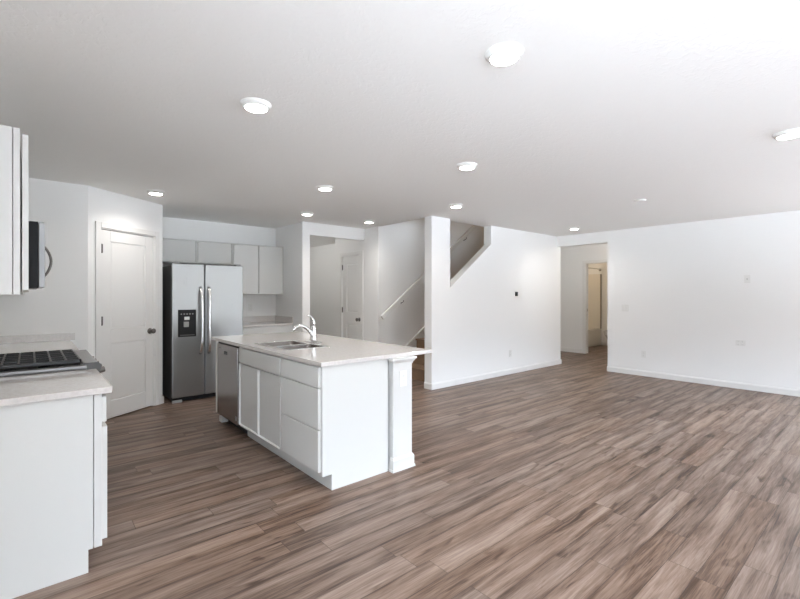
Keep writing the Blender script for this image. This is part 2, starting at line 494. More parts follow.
b = BM(); f = 0.06; x0, x1 = XL - 0.09, XL - 0.03
box(b, x0, x1, LW0, LW0 + f, LZ0, LZ1); box(b, x0, x1, LW1 - f, LW1, LZ0, LZ1); box(b, x0, x1, LW0 + f, LW1 - f, LZ1 - f, LZ1); box(b, x0, x1, LW0 + f, LW1 - f, LZ0, LZ0 + f)
ym_ = (LW0 + LW1) / 2; box(b, x0, x1, ym_ - f / 2, ym_ + f / 2, LZ0 + f, LZ1 - f)
struct('window_4', b, M_TRIM)  # unseen window added on the left to light the island fronts and far wall
b = BM(); x0, x1 = XF + 0.03, XF + 0.09
box(b, x0, x1, RW0, RW0 + f, RZ0, RZ1); box(b, x0, x1, RW1 - f, RW1, RZ0, RZ1); box(b, x0, x1, RW0 + f, RW1 - f, RZ1 - f, RZ1); box(b, x0, x1, RW0 + f, RW1 - f, RZ0, RZ0 + f)
ym_ = (RW0 + RW1) / 2; box(b, x0, x1, ym_ - f / 2, ym_ + f / 2, RZ0 + f, RZ1 - f)
struct('window_5', b, M_TRIM)

# baseboards
BH, BT = 0.088, 0.014
def base_prof(bm, M, u0, u1):
    poly_prism(bm, [(0, 0), (BT, 0), (BT, BH - 0.018), (BT * 0.45, BH), (0, BH)], 'x', u0, u1,
               M @ Matrix(((1, 0, 0, 0), (0, 1, 0, 0), (0, 0, 1, 0), (0, 0, 0, 1))))
# local frames: x=u, y=n, z
def baseboard(name, runs):
    b = BM()
    for (o, u, n, L) in runs:
        Mx = frame(o, u, n); base_prof(b, Mx, 0, L)
    struct(name, b, M_TRIM)
baseboard('baseboard_stair', [((XS0 - BT, YS, 0), (1, 0, 0), (0, -1, 0), XF + 0.12 - XS0 + 2 * BT),
                              ((XF + 0.12, YS, 0), (0, 1, 0), (1, 0, 0), YS2 - YS),
                              ((XS0, YS2, 0), (0, -1, 0), (-1, 0, 0), YS2 - YS)])
baseboard('baseboard_right', [((XF, YREAR, 0), (0, 1, 0), (-1, 0, 0), FO0 - YREAR),
                              ((XF, FO0, 0), (1, 0, 0), (0, 1, 0), 0.12)])
baseboard('baseboard_hallway', [((XH, BD1 + 0.07, 0), (0, 1, 0), (-1, 0, 0), YH + 0.13 - BD1 - 0.07)])
baseboard('baseboard_bathroom', [((XBB, 3.3, 0), (0, 1, 0), (-1, 0, 0), 1.9)])
baseboard('baseboard_pantry', [(A + du * (PD1 + 0.065), du, dn, DL - PD1 - 0.065 + 0.01)])
baseboard('baseboard_hall', [((5.04, 9.6, 0), (0, -1, 0), (-1, 0, 0), 2.7), ((XC, CD0 - 0.065, 0), (0, -1, 0), (-1, 0, 0), CD0 - 0.065 - YH)])

# ------------------------------------------------------------------ doors
def casing(bm, M, u0, u1, z1, w=0.06, t=0.016):
    for (a, c) in ((u0 - w, u0), (u1, u1 + w)):
        box(bm, a, c, 0, t, 0, z1 + w, M)
    box(bm, u0, u1, 0, t, z1, z1 + w, M)
def hinge(bm, M, u, z):
    box(bm, u - 0.012, u + 0.016, 0.0, 0.004, z - 0.045, z + 0.045, M)
    lathe(bm, [(0.007, -0.048), (0.007, 0.048)], M @ Matrix.Translation((u - 0.002, 0.008, z)), 10)
def knob(bm, M, u, z):
    K = M @ Matrix.Translation((u, 0, z)) @ Matrix.Rotation(R(-90), 4, 'X')
    lathe(bm, [(0.034, 0.0), (0.034, 0.006), (0.013, 0.012), (0.011, 0.034), (0.026, 0.042), (0.031, 0.054), (0.028, 0.064), (0.015, 0.070), (0, 0.071)], K, 24)

def make_door(name, M, u0, u1, z1, panels, hinge_u, knob_u, wall_t, label, hinges=(0.22, 1.06, 1.82)):
    # the frame (jamb, stop and casing) is the door object; leaf, hinges and knob are its parts
    b = BM(); casing(b, M, u0, u1, z1)
    jt = 0.012
    box(b, u0, u0 + jt, -wall_t, 0, 0, z1, M); box(b, u1 - jt, u1, -wall_t, 0, 0, z1, M); box(b, u0 + jt, u1 - jt, -wall_t, 0, z1 - jt, z1, M)
    d = struct(name, b, M_TRIM, 0.003); d['label'] = label
    b = BM(); panel_door(b, M, u0 + jt + 0.003, u1 - jt - 0.003, 0.012, z1 - jt - 0.003, panels, n1=-0.006)
    lf = obj('door_leaf', b, M_TRIM, d, 0.003)
    for z in hinges:
        b = BM(); hinge(b, M, hinge_u, z); obj('hinge', b, M_PEWTER, d)
    b = BM(); knob(b, M @ Matrix.Translation((0, -0.006, 0)), knob_u, 0.905); obj('door_knob', b, M_PEWTER, lf)
    return d
make_door('door_1', MP, PD0, PD1, PDZ, [(PD0 + 0.125, PD1 - 0.125, 0.195, 0.815), (PD0 + 0.125, PD1 - 0.125, 0.965, 1.905)],
          PD0 + 0.012, PD1 - 0.065, 0.11, 'white two-panel pantry door with dark hinges beside the refrigerator')
MC = frame((XC, 0, 0), (0, 1, 0), (-1, 0, 0))
make_door('door_2', MC, CD0, CD1, CDZ, [(CD0 + 0.13, CD1 - 0.13, 0.195, 0.815), (CD0 + 0.13, CD1 - 0.13, 1.03, 1.87)],
          CD1 - 0.012, CD0 + 0.065, 0.12, 'white two-panel door seen through the wide opening')
MH = frame((XH, 0, 0), (0, 1, 0), (-1, 0, 0))
b = BM(); casing(b, MH, BD0, BD1, BDZ)
box(b, BD0, BD0 + 0.012, -0.12, 0, 0, BDZ, MH); box(b, BD1 - 0.012, BD1, -0.12, 0, 0, BDZ, MH); box(b, BD0 + 0.012, BD1 - 0.012, -0.12, 0, BDZ - 0.012, BDZ, MH)
d3 = struct('door_3', b, M_TRIM, 0.003); d3['label'] = 'open white door frame into the bathroom'
b = BM(); box(b, BD1 - 0.013, BD1 - 0.0105, -0.09, -0.06, 0.95, 1.01, MH); obj('strike_plate', b, M_NICKEL, d3)

# ------------------------------------------------------------------ stairs
b = BM(); X0, RUN, RISE = 4.60, 0.258, 0.19
for k in range(11):
    z = RISE * (k + 1)
    xa = X0 + RUN * k
    box(b, xa, xa + RUN + 0.001, YS2 + 0.002, YH - 0.03, 0 if k < 3 else z - 0.5, z - 0.03)
    box(b, xa - 0.025, xa + RUN, YS2 + 0.002, YH - 0.03, z - 0.03, z)
st = struct('stairs', b, M_STEP, 0.006); st['label'] = 'brown covered steps climbing behind the stair wall'
b = BM(); sl = RISE / RUN
zk = lambda x: RISE + (x - X0 + 0.025) * sl + 0.035
poly_prism(b, [(X0 - 0.16, 0), (X0 + 3.0, 3.0 * sl), (X0 + 3.0, zk(X0 + 3.0)), (X0 - 0.16, zk(X0 - 0.16))], 'y', YH - 0.028, YH - 0.001)
struct('trim_stair_skirt', b, M_TRIM)
hr = thing('stair_handrail', (4.3, YH, 0.95), 'sloping white wooden handrail fixed to the stairwell wall', 'handrail')
YR = 5.49
sx = (2.656 - 0.957) / (6.614 - 4.324)
b = BM()
L = 3.2; ang = math.atan(sx)
Mr = Matrix.Translation((4.318, YR, 0.962)) @ Matrix.Rotation(-ang, 4, 'Y')
box(b, 0, L, -0.022, 0.022, -0.045, 0.035, Mr)
obj('rail', b, M_TRIM, hr, 0.010, 3)
b = BM()
for s in (0.55, 1.55, 2.55):
    p = Mr @ Vector((s, 0, -0.044))
    b = BM()
    tube(b, [p, p + Vector((0, 0.0, -0.035)), p + Vector((0, 0.035, -0.055)), p + Vector((0, YH - YR, -0.055))], 0.005, 8)
    lathe(b, [(0.017, 0), (0.017, 0.005), (0, 0.007)], Matrix.Translation(p + Vector((0, YH - YR - 0.0005, -0.055))) @ Matrix.Rotation(R(90), 4, 'X'), 16)
    obj('bracket', b, M_PEWTER, hr)

# ------------------------------------------------------------------ kitchen island
XI = 1.497                  # cabinet face
YI = 2.548                  # finished end facing the camera
YI2 = 4.70
MI = frame((XI, 0, 0), (0, 1, 0), (-1, 0, 0))
TK = 0.11; XT = 1.570; XIB = 2.085

def notched(bm, y0, y1, xf, xt, xb, zt):
    poly_prism(bm, [(xt, 0), (xb, 0), (xb, zt), (xf, zt), (xf, TK), (xt, TK)], 'y', y0, y1)

dr = thing('drawer_base_cabinet', (XI + 0.3, 2.85, 0), 'white three-drawer base cabinet at the near end of the island', 'cabinet')
b = BM(); notched(b, YI, YI + 0.018, XI, XT, XIB - 0.02, ZB); obj('end_panel', b, M_CAB, dr, 0.002)
b = BM(); box(b, XI, XIB - 0.02, YI + 0.018, 3.148, TK, ZB); obj('carcass', b, M_CAB, dr, 0.001)
for (z0, z1) in ((0.710, 0.847), (0.427, 0.702), (0.136, 0.419)):
    b = BM(); slab(b, MI, YI + 0.022, 3.138, z0, z1, 0.02); obj('drawer', b, M_CAB, dr, 0.003)

sb = thing('sink_base_cabinet', (XI + 0.3, 3.59, 0), 'white two-door base cabinet under the island sink', 'cabinet')
b = BM(); box(b, XI, XIB - 0.02, 3.149, 3.175, TK, ZB); box(b, XI, XIB - 0.02, 4.02, 4.045, TK, ZB); box(b, XI, XIB - 0.02, 3.175, 4.02, TK, TK + 0.02)
box(b, XI, XI + 0.02, 3.175, 4.02, TK + 0.02, ZB); box(b, XIB - 0.04, XIB - 0.02, 3.175, 4.02, TK + 0.02, ZB)
obj('carcass', b, M_CAB, sb, 0.001)
b = BM(); slab(b, MI, 3.158, 4.020, 0.712, 0.847, 0.02); obj('false_drawer_front', b, M_CAB, sb, 0.003)
for (y0, y1) in ((3.158, 3.587), (3.591, 4.020)):
    b = BM(); shaker(b, MI, y0, y1, 0.136, 0.700); obj('door', b, M_CAB, sb, 0.002)
# toe board runs under both cabinets: one loose board
b = BM(); box(b, XT, XT + 0.016, YI + 0.019, 4.05, 0, TK - 0.001)
tag(obj('toe_kick_board', b, M_CAB, None, 0.002), 'long white toe kick board under the island cabinets', 'toe kick')

dwy0, dwy1 = 4.060, 4.632
dw = thing('dishwasher', (XI + 0.3, 4.35, 0), 'stainless steel dishwasher at the far end of the island', 'dishwasher')
b = BM(); box(b, XI + 0.03, 2.05, dwy0 - 0.008, dwy1, 0.115, ZB - 0.006)
box(b, XT + 0.02, 2.05, dwy0 + 0.02, dwy1, 0.0, 0.115); obj('tub_body', b, M_BLACKM, dw, 0.003)
b = BM(); slab(b, MI, dwy0, dwy1 - 0.004, 0.112, 0.838, 0.045, -0.025); do = obj('door', b, M_DARKSTEEL, dw, 0.005)
b = BM(); slab(b, MI, dwy0 + 0.002, dwy1 - 0.006, 0.839, 0.851, 0.03, -0.02); obj('control_strip', b, M_BLACK, dw, 0.002)
b = BM(); slab(b, MI, 4.335, 4.415, 0.742, 0.775, 0.003, 0.0195); obj('vent_badge', b, M_BLACK, do, 0.002)
b = BM(); slab(b, MI, 4.52, 4.57, 0.795, 0.803, 0.001, 0.0200); obj('lettering_strip', b, M_GREY, do)
b = BM(); slab(b, MI, 4.085, 4.105, 0.15, 0.19, 0.001, 0.0200); obj('sticker', b, M_GREY, do)

b = BM(); poly_prism(b, [(XI - 0.012, TK), (XI - 0.012, ZB), (XIB, ZB), (XIB, 0), (XT - 0.03, 0), (XT - 0.03, TK)], 'y', dwy1 + 0.004, YI2)
ep = thing('island_end_panel', (1.8, 4.67, 0), 'white end panel of the island beyond the dishwasher', 'end panel')
obj('panel', b, M_CAB, ep, 0.002)
b = BM(); box(b, XT - 0.045, XT - 0.03, dwy1 + 0.004, YI2 + 0.015, 0, 0.06); box(b, XT - 0.03, XIB, YI2, YI2 + 0.015, 0, 0.06)
obj('shoe_moulding', b, M_CAB, ep, 0.005)

# knee wall with its end post
kw = thing('island_post', (2.18, 2.6, 0), 'square white post with moulded cap and base at the island corner', 'post')
PX0, PX1, PY0 = 2.088, 2.276, 2.512
b = BM(); box(b, PX0, PX1, PY0, YI2, 0, ZB); obj('shaft', b, M_CAB, kw, 0.002)
b = BM()
def ring(bm, x0, x1, y0, y1, z0, z1, o0, o1):
    """tapered moulding band around the three free sides: offset o0 at z0 to o1 at z1"""
    def rect(o, z): return [bm.verts.new(p) for p in ((x0 - o, y1, z), (x0 - o, y0 - o, z), (x1 + o, y0 - o, z), (x1 + o, y1, z))]
    a_, c_ = rect(o0, z0), rect(o1, z1)
    for i in range(3): bm.faces.new((a_[i], a_[i + 1], c_[i + 1], c_[i]))
    bm.faces.new((a_[3], a_[0], c_[0], c_[3])); bm.faces.new(a_[::-1]); bm.faces.new(c_)
yb_ = YI - 0.001
ring(b, PX0, PX1, PY0, yb_, 0.806, 0.818, 0.006, 0.006); ring(b, PX0, PX1, PY0, yb_, 0.818, 0.842, 0.008, 0.024); ring(b, PX0, PX1, PY0, yb_, 0.842, ZB - 0.001, 0.028, 0.028)
obj('cap_moulding', b, M_CAB, kw)
b = BM()
ring(b, PX0, PX1, PY0, yb_, 0.0, 0.016, 0.020, 0.018); ring(b, PX0, PX1, PY0, yb_, 0.016, 0.085, 0.013, 0.013); ring(b, PX0, PX1, PY0, yb_, 0.085, 0.102, 0.013, 0.003)
obj('base_moulding', b, M_CAB, kw)

SX0, SX1, SY0, SY1 = 1.575, 1.955, 3.225, 3.875
b = BM(); slab_with_hole(b, 1.470, 2.502, 2.518, 4.80, SX0, SX1, SY0, SY1, ZB, ZC)
tag(obj('island_countertop', b, M_QUARTZ, None, 0.003), 'long pale quartz countertop over the island with overhang', 'countertop')

# sink: two bowls with a bright flange
sk = thing('sink', (1.765, 3.55, ZC - 0.18), 'double bowl stainless steel sink set in the island countertop', 'sink')
def bowl(bm, x0, x1, y0, y1, zt, zb, r=0.05, n=6):
    def rr(x0, x1, y0, y1, r, z):
        P = []
        for cx, cy, a0 in ((x1 - r, y1 - r, 0), (x0 + r, y1 - r, 90), (x0 + r, y0 + r, 180), (x1 - r, y0 + r, 270)):
            for k in range(n + 1):
                a = R(a0 + 90 * k / n); P.append(bm.verts.new((cx + r * math.cos(a), cy + r * math.sin(a), z)))
        return P
    rs = [rr(x0, x1, y0, y1, r, zt), rr(x0 + 0.004, x1 - 0.004, y0 + 0.004, y1 - 0.004, r, zb + 0.03),
          rr(x0 + 0.012, x1 - 0.012, y0 + 0.012, y1 - 0.012, r, zb + 0.008), rr(x0 + 0.035, x1 - 0.035, y0 + 0.035, y1 - 0.035, r * 0.7, zb)]
    for a_, c_ in zip(rs, rs[1:]):
        m = len(a_)
        for i in range(m):
            f = bm.faces.new((a_[i], a_[(i + 1) % m], c_[(i + 1) % m], c_[i])); f.smooth = True
    bm.faces.new(rs[-1])
    return rs[0]
ymid = 3.53
b = BM()
fz = ZC + 0.004
xa, xb2 = SX0 + 0.022, SX1 - 0.022
box(b, SX0 - 0.008, xa, SY0 - 0.008, SY1 + 0.008, ZC + 0.0005, fz); box(b, xb2, SX1 + 0.008, SY0 - 0.008, SY1 + 0.008, ZC + 0.0005, fz)
box(b, xa, xb2, SY0 - 0.008, SY0 + 0.02, ZC + 0.0005, fz); box(b, xa, xb2, SY1 - 0.02, SY1 + 0.008, ZC + 0.0005, fz); box(b, xa, xb2, ymid - 0.014, ymid + 0.014, ZC - 0.012, fz - 0.001)
obj('rim', b, M_HANDLE, sk, 0.0015)
for (y0, y1) in ((SY0 + 0.012, ymid - 0.010), (ymid + 0.010, SY1 - 0.012)):
    b = BM(); bowl(b, SX0 + 0.014, SX1 - 0.014, y0, y1, ZC + 0.001, ZC - 0.17)
    bw = obj('bowl', b, M_BOWL, sk)
    b = BM(); lathe(b, [(0.042, 0), (0.042, 0.003), (0.030, 0.004), (0.028, 0.001), (0, 0.001)], Matrix.Translation(((SX0 + SX1) / 2, (y0 + y1) / 2, ZC - 0.1695)), 20)
    obj('drain', b, M_CHROME, bw)

fa = thing('kitchen_faucet', (2.03, 3.615, ZC), 'chrome single-lever faucet with arched spout behind the sink', 'faucet')
fx, fy = 2.03, 3.615
b = BM()
pl = [(fx + 0.026 * math.cos(R(a)), fy + (0.10 if math.sin(R(a)) > 0 else -0.10) + 0.026 * math.sin(R(a))) for a in range(0, 360, 15)]
poly_prism(b, pl, 'z', ZC + 0.0005, ZC + 0.012); obj('deck_plate', b, M_CHROME, fa, 0.004)
b = BM(); lathe(b, [(0.030, 0.012), (0.027, 0.03), (0.023, 0.07), (0.023, 0.115), (0.025, 0.13), (0.022, 0.150), (0.012, 0.162), (0, 0.165)], Matrix.Translation((fx, fy, ZC)), 24)
obj('body', b, M_CHROME, fa)
b = BM()
SPT = [(0, .045), (-.016, .075), (-.036, .105), (-.062, .132), (-.092, .152), (-.125, .163), (-.155, .161), (-.180, .150), (-.195, .132), (-.198, .118)]
tube(b, [(fx + p, fy - 0.08 * p, ZC + z) for p, z in SPT], [0.021, 0.020, 0.019, 0.018, 0.017, 0.016, 0.0155, 0.015, 0.015, 0.015], 14); obj('spout', b, M_CHROME, fa)
b = BM()
tube(b, [(fx, fy, ZC + 0.15), (fx + 0.005, fy, ZC + 0.185), (fx - 0.008, fy, ZC + 0.22), (fx - 0.035, fy + 0.005, ZC + 0.248), (fx - 0.062, fy + 0.01, ZC + 0.258)], [0.017, 0.014, 0.011, 0.009, 0.007], 12)
obj('lever', b, M_CHROME, fa)

# ------------------------------------------------------------------ range run on the left
XB = 0.272
MLx = frame((XB, 0, 0), (0, 1, 0), (1, 0, 0))
RY0, RY1 = 3.212, 3.985
def base_cab(name, y0, y1, label, endpanel, ndoors):
    c = thing(name, (0, (y0 + y1) / 2, 0), label, 'cabinet', None)
    b = BM(); poly_prism(b, [(XL + 0.002, 0), (0.217, 0), (0.217, TK), (XB - 0.036, TK), (XB - 0.036, ZB), (XL + 0.002, ZB)], 'y', y0, y1)
    obj('carcass', b, M_CAB, c, 0.001)
    b = BM(); box(b, XB - 0.033, XB, y0, y1, TK, ZB); obj('face_frame', b, M_CAB, c, 0.002)
    b = BM(); slab(b, MLx, y0 + 0.012, y1 - 0.012, 0.712, 0.838, 0.02); obj('drawer', b, M_CAB, c, 0.003)
    wd = (y1 - y0 - 0.024 - 0.004 * (ndoors - 1)) / ndoors
    for k in range(ndoors):
        b = BM(); a = y0 + 0.012 + k * (wd + 0.004); shaker(b, MLx, a, a + wd, 0.136, 0.690, 0.022); obj('door', b, M_CAB, c, 0.002)
    return c
base_cab('base_cabinet', 2.559, RY0 - 0.006, 'white base cabinet with plain end panel in the left foreground', True, 1)
base_cab('base_cabinet', RY1 + 0.006, YB - 0.004, 'white base cabinet beyond the gas range', False, 2)
b = BM(); box(b, XL + 0.002, 0.312, 2.529, RY0 - 0.003, ZB, ZC)
tag(obj('countertop', b, M_QUARTZ, None, 0.003), 'pale quartz countertop in the left foreground before the range', 'countertop')
b = BM(); box(b, XL + 0.002, 0.312, RY1 + 0.003, YB - 0.002, ZB, ZC)
ct2 = tag(obj('countertop', b, M_QUARTZ, None, 0.003), 'pale quartz countertop beyond the range by the kitchen end wall', 'countertop')
b = BM(); box(b, XL + 0.024, 0.345, YB - 0.022, YB - 0.002, ZC + 0.0005, 0.958)
obj('backsplash', b, M_QUARTZ, ct2, 0.002)
b = BM(); box(b, XL + 0.002, XL + 0.022, RY1 + 0.003, YB - 0.003, ZC + 0.0005, 0.958); obj('backsplash', b, M_QUARTZ, ct2, 0.002)

# gas range
rg = thing('gas_range', (0, 3.6, 0), 'stainless steel gas range with black cast iron grates', 'range')
b = BM(); box(b, XL + 0.02, 0.262, RY0, RY1, 0.02, 0.893); obj('body', b, M_GREYSIDE, rg, 0.003)
b = BM(); slab_with_hole(b, XL + 0.02, 0.285, RY0, RY1, -0.27, 0.235, RY0 + 0.06, RY1 - 0.05, 0.893, 0.912)
obj('cooktop_rim', b, M_STEEL_H, rg, 0.004)
b = BM(); box(b, -0.27, 0.235, RY0 + 0.06, RY1 - 0.05, 0.892, 0.897)
cb = obj('burner_pan', b, M_BLACKM, rg)
for (x, y, r) in ((0.10, 3.40, 0.05), (-0.14, 3.40, 0.042), (0.10, 3.80, 0.042), (-0.14, 3.80, 0.05), (-0.02, 3.60, 0.055)):
    b = BM(); lathe(b, [(r + 0.012, 0), (r + 0.01, 0.010), (r, 0.012), (r, 0.020), (r - 0.006, 0.024), (0, 0.025)], Matrix.Translation((x, y, 0.897)), 24)
    obj('burner', b, M_BLACK, cb)
def grate(y0, y1):
    b = BM(); z0, z1 = 0.924, 0.942; w_ = 0.011
    gx0, gx1 = -0.265, 0.245
    for x in (gx0, gx1 - w_): box(b, x, x + w_, y0, y1, z0 - 0.004, z1)
    for y in (y0, y1 - w_): box(b, gx0, gx1, y, y + w_, z0 - 0.004, z1)
    n = 7
    for i in range(1, n): 
        x = gx0 + (gx1 - gx0) * i / n; box(b, x - w_ / 2, x + w_ / 2, y0, y1, z0, z1)
    ym = (y0 + y1) / 2; box(b, gx0, gx1, ym - w_ / 2, ym + w_ / 2, z0, z1)
    for x in (gx0 + 0.006, gx1 - 0.006):
        for y in (y0 + 0.006, y1 - 0.006): box(b, x - 0.006, x + 0.006, y - 0.006, y + 0.006, 0.8975, z0)
    return obj('grate', b, M_IRON, rg, 0.003)
gw = (RY1 - 0.045 - (RY0 + 0.085)) / 3
for k in range(3): grate(RY0 + 0.085 + gw * k + 0.002, RY0 + 0.085 + gw * (k + 1) - 0.002)
b = BM(); poly_prism(b, [(0.262, 0.80), (0.315, 0.80), (0.338, 0.905), (0.322, 0.925), (0.250, 0.925), (0.250, 0.912), (0.262, 0.912)], 'y', RY0, RY1)
cp = obj('control_panel', b, M_STEEL_H, rg, 0.004)
for y in (RY0 - 0.0005, RY1 - 0.012):
    b = BM(); poly_prism(b, [(0.2635, 0.801), (0.316, 0.801), (0.3395, 0.905), (0.323, 0.9265), (0.249, 0.9265), (0.249, 0.914), (0.2635, 0.914)], 'y', y, y + 0.0125); obj('end_cap', b, M_GREYSIDE, cp, 0.002)
for k in range(5):
    b = BM(); K = Matrix.Translation((0.326, RY0 + 0.09 + k * 0.148, 0.862)) @ Matrix.Rotation(R(80), 4, 'Y')
    lathe(b, [(0.025, 0), (0.025, 0.006), (0.020, 0.010), (0.018, 0.036), (0.015, 0.040), (0, 0.040)], K, 20); obj('knob', b, M_PEWTER, cp)
b = BM(); box(b, 0.262, 0.300, RY0 + 0.004, RY1 - 0.004, 0.22, 0.795); od = obj('oven_door', b, M_STEEL_H, rg, 0.004)
b = BM(); box(b, 0.3, 0.302, RY0 + 0.12, RY1 - 0.12, 0.36, 0.66); obj('oven_window', b, M_BLACK, od, 0.001)
b = BM(); tube(b, [(0.345, RY0 + 0.05, 0.755), (0.345, RY1 - 0.05, 0.755)], 0.012, 12)
for y in (RY0 + 0.08, RY1 - 0.08): box(b, 0.30, 0.345, y - 0.012, y + 0.012, 0.745, 0.765)
obj('handle', b, M_STEEL_H, od)
b = BM(); box(b, 0.262, 0.296, RY0 + 0.004, RY1 - 0.004, 0.06, 0.212); obj('storage_drawer', b, M_STEEL_H, rg, 0.004)
b = BM(); box(b, XL + 0.05, 0.23, RY0 + 0.02, RY1 - 0.02, 0.0, 0.06); obj('plinth', b, M_BLACKM, rg)

# upper cabinets and microwave
XU = -0.030
MU = frame((XU, 0, 0), (0, 1, 0), (1, 0, 0))
def upper(y0, y1, z0, label, nd, loc_z):
    c = thing('wall_cabinet', (-0.18, (y0 + y1) / 2, z0), label, 'wall cabinet')
    b = BM(); box(b, XL + 0.002, XU - 0.026, y0, y1, z0, 2.079); obj('carcass', b, M_CAB, c, 0.001)
    b = BM(); box(b, XU - 0.0235, XU, y0, y1, z0, 2.079); obj('face_frame', b, M_CAB, c, 0.0015)
    wd = (y1 - y0 - 0.02 - 0.004 * (nd - 1)) / nd
    for k in range(nd):
        a = y0 + 0.010 + k * (wd + 0.004); b = BM(); shaker(b, MU, a, a + wd, z0 + 0.02, 2.058, 0.022, n0=0.006); obj('door', b, M_CAB, c, 0.002)
upper(2.559, RY0 - 0.004, 1.34, 'white wall cabinet with plain end panel at the left edge', 1, 0)
upper(RY0 - 0.002, RY1 + 0.002, 1.758, 'short white wall cabinet above the microwave', 2, 0)
upper(RY1 + 0.004, YB - 0.004, 1.34, 'white wall cabinet beyond the microwave', 3, 0)
mw = thing('microwave', (-0.15, 3.6, 1.375), 'black and stainless microwave under the left wall cabinets', 'microwave')
b = BM(); box(b, XL + 0.002, 0.040, RY0, RY1, 1.375, 1.755); box(b, -0.25, -0.02, RY0 + 0.1, RY1 - 0.1, 1.368, 1.375); obj('body', b, M_BLACK, mw, 0.003)
b = BM(); box(b, 0.0405, 0.070, RY0 + 0.001, RY1 - 0.001, 1.380, 1.753); md = obj('door', b, M_STEEL_H, mw, 0.004)
b = BM(); box(b, 0.070, 0.0715, RY0 + 0.06, RY1 - 0.26, 1.43, 1.70); obj('door_window', b, M_BLACK, md)
b = BM()
tube(b, arc_pts(lambda q: (0.070 + 0.044 * math.sin(PI * q) ** 0.8, RY1 - 0.20, 1.455 + 0.215 * q), 15), 0.008, 10); obj('handle', b, M_PEWTER, md)

# ------------------------------------------------------------------ refrigerator wall
fr = thing('refrigerator', (1.76, 6.2, 0), 'stainless steel side-by-side refrigerator with black water dispenser', 'refrigerator')
FX0, FX1, FXM, FY = 1.327, 2.200, 1.709, 5.830
MF = frame((0, FY, 0), (1, 0, 0), (0, -1, 0))
b = BM(); box(b, FX0 + 0.004, FX1 - 0.004, FY + 0.075, 6.62, 0.03, 1.70); obj('cabinet', b, M_GREYSIDE, fr, 0.006)
def fdoor(x0, x1):
    b = BM(); box(b, x0, x1, FY, FY + 0.068, 0.062, 1.722); return b
ld = obj('freezer_door', fdoor(FX0, FXM - 0.005), M_STEEL, fr, 0.010, 3)
rd = obj('fresh_food_door', fdoor(FXM + 0.005, FX1), M_STEEL, fr, 0.010, 3)
b = BM(); box(b, FX0 + 0.01, FX1 - 0.01, FY + 0.02, FY + 0.08, 0.012, 0.056)
gr = obj('base_grille', b, M_BLACKM, fr, 0.003)
for k in range(9):
    pass
for x0 in (FX0 + 0.004, FX1 - 0.115):
    b = BM(); box(b, x0, x0 + 0.111, FY + 0.004, FY + 0.05, 0.0, 0.032); obj('foot_cover', b, M_GREY, fr, 0.004)
for x0 in (FX0 + 0.02, FX1 - 0.09):
    b = BM(); box(b, x0, x0 + 0.07, FY + 0.03, FY + 0.10, 1.722, 1.742); obj('hinge_cover', b, M_GREY, fr, 0.004)
def fhandle(x, s, par):
    b = BM()
    tube(b, arc_pts(lambda q: (x + s * 0.010 * (1 - math.sin(PI * q)), FY - 0.002 - 0.062 * min(1, math.sin(PI * q) * 1.9) ** 0.7, 0.585 + 0.845 * q), 25), 0.018, 12, flat=(1.0, 0.8))
    obj('handle', b, M_HANDLE, par)
fhandle(FXM - 0.046, -1, ld); fhandle(FXM + 0.040, 1, rd)
# dispenser in the freezer door
DX0, DX1, DZ0, DZ1 = 1.394, 1.603, 0.810, 1.148
b = BM(); box(b, DX0, DX1, FY - 0.006, FY + 0.004, DZ0, DZ1); dp = obj('dispenser', b, M_BLACK, ld, 0.006, 3)
b = BM(); box(b, DX0 + 0.02, DX1 - 0.02, FY - 0.0068, FY - 0.0055, DZ0 + 0.03, DZ0 + 0.20); obj('dispenser_recess', b, M_BLACKM, dp)
for k in range(5):
    b = BM(); box(b, DX0 + 0.03 + k * 0.033, DX0 + 0.042 + k * 0.033, FY - 0.007, FY - 0.0055, DZ1 - 0.060, DZ1 - 0.048); obj('button_mark', b, M_ICON, dp)
b = BM(); box(b, DX0 + 0.07, DX0 + 0.13, FY - 0.008, FY - 0.0055, DZ1 - 0.128, DZ1 - 0.088); obj('display', b, M_WHITEPL, dp, 0.002)
b = BM(); box(b, DX0 + 0.062, DX0 + 0.12, FY - 0.022, FY - 0.006, DZ1 - 0.215, DZ1 - 0.150); obj('paddle', b, M_GREY, dp, 0.004)
b = BM(); box(b, DX0 + 0.02, DX1 - 0.02, FY - 0.02, FY - 0.006, DZ0 + 0.014, DZ0 + 0.028); obj('drip_tray', b, M_GREYSIDE, dp, 0.003)

YC = 6.562
MK = frame((0, YC, 0), (1, 0, 0), (0, -1, 0))
c = thing('wall_cabinet', (1.8, 6.7, 1.78), 'short white two-door wall cabinet above the refrigerator', 'wall cabinet')
b = BM(); box(b, B.x + 0.003, 2.317, YC, YK - 0.002, 1.778, 2.108); obj('carcass', b, M_CAB, c, 0.002)
for (x0, x1) in ((1.368, 1.800), (1.826, 2.300)):
    b = BM(); shaker(b, MK, x0, x1, 1.792, 2.096, 0.02, rail=0.050); obj('door', b, M_CAB, c, 0.002)
c = thing('wall_cabinet', (2.72, 6.7, 1.335), 'tall white two-door wall cabinet right of the refrigerator', 'wall cabinet')
b = BM(); box(b, 2.319, XS - 0.003, YC, YK - 0.002, 1.335, 2.108); obj('carcass', b, M_CAB, c, 0.002)
for (x0, x1) in ((2.331, 2.716), (2.722, 3.122)):
    b = BM(); shaker(b, MK, x0, x1, 1.347, 2.096, 0.02); obj('door', b, M_CAB, c, 0.002)
MK2 = frame((0, 6.255, 0), (1, 0, 0), (0, -1, 0))
c = thing('base_cabinet', (2.7, 6.55, 0), 'white base cabinet right of the refrigerator behind the island', 'cabinet')
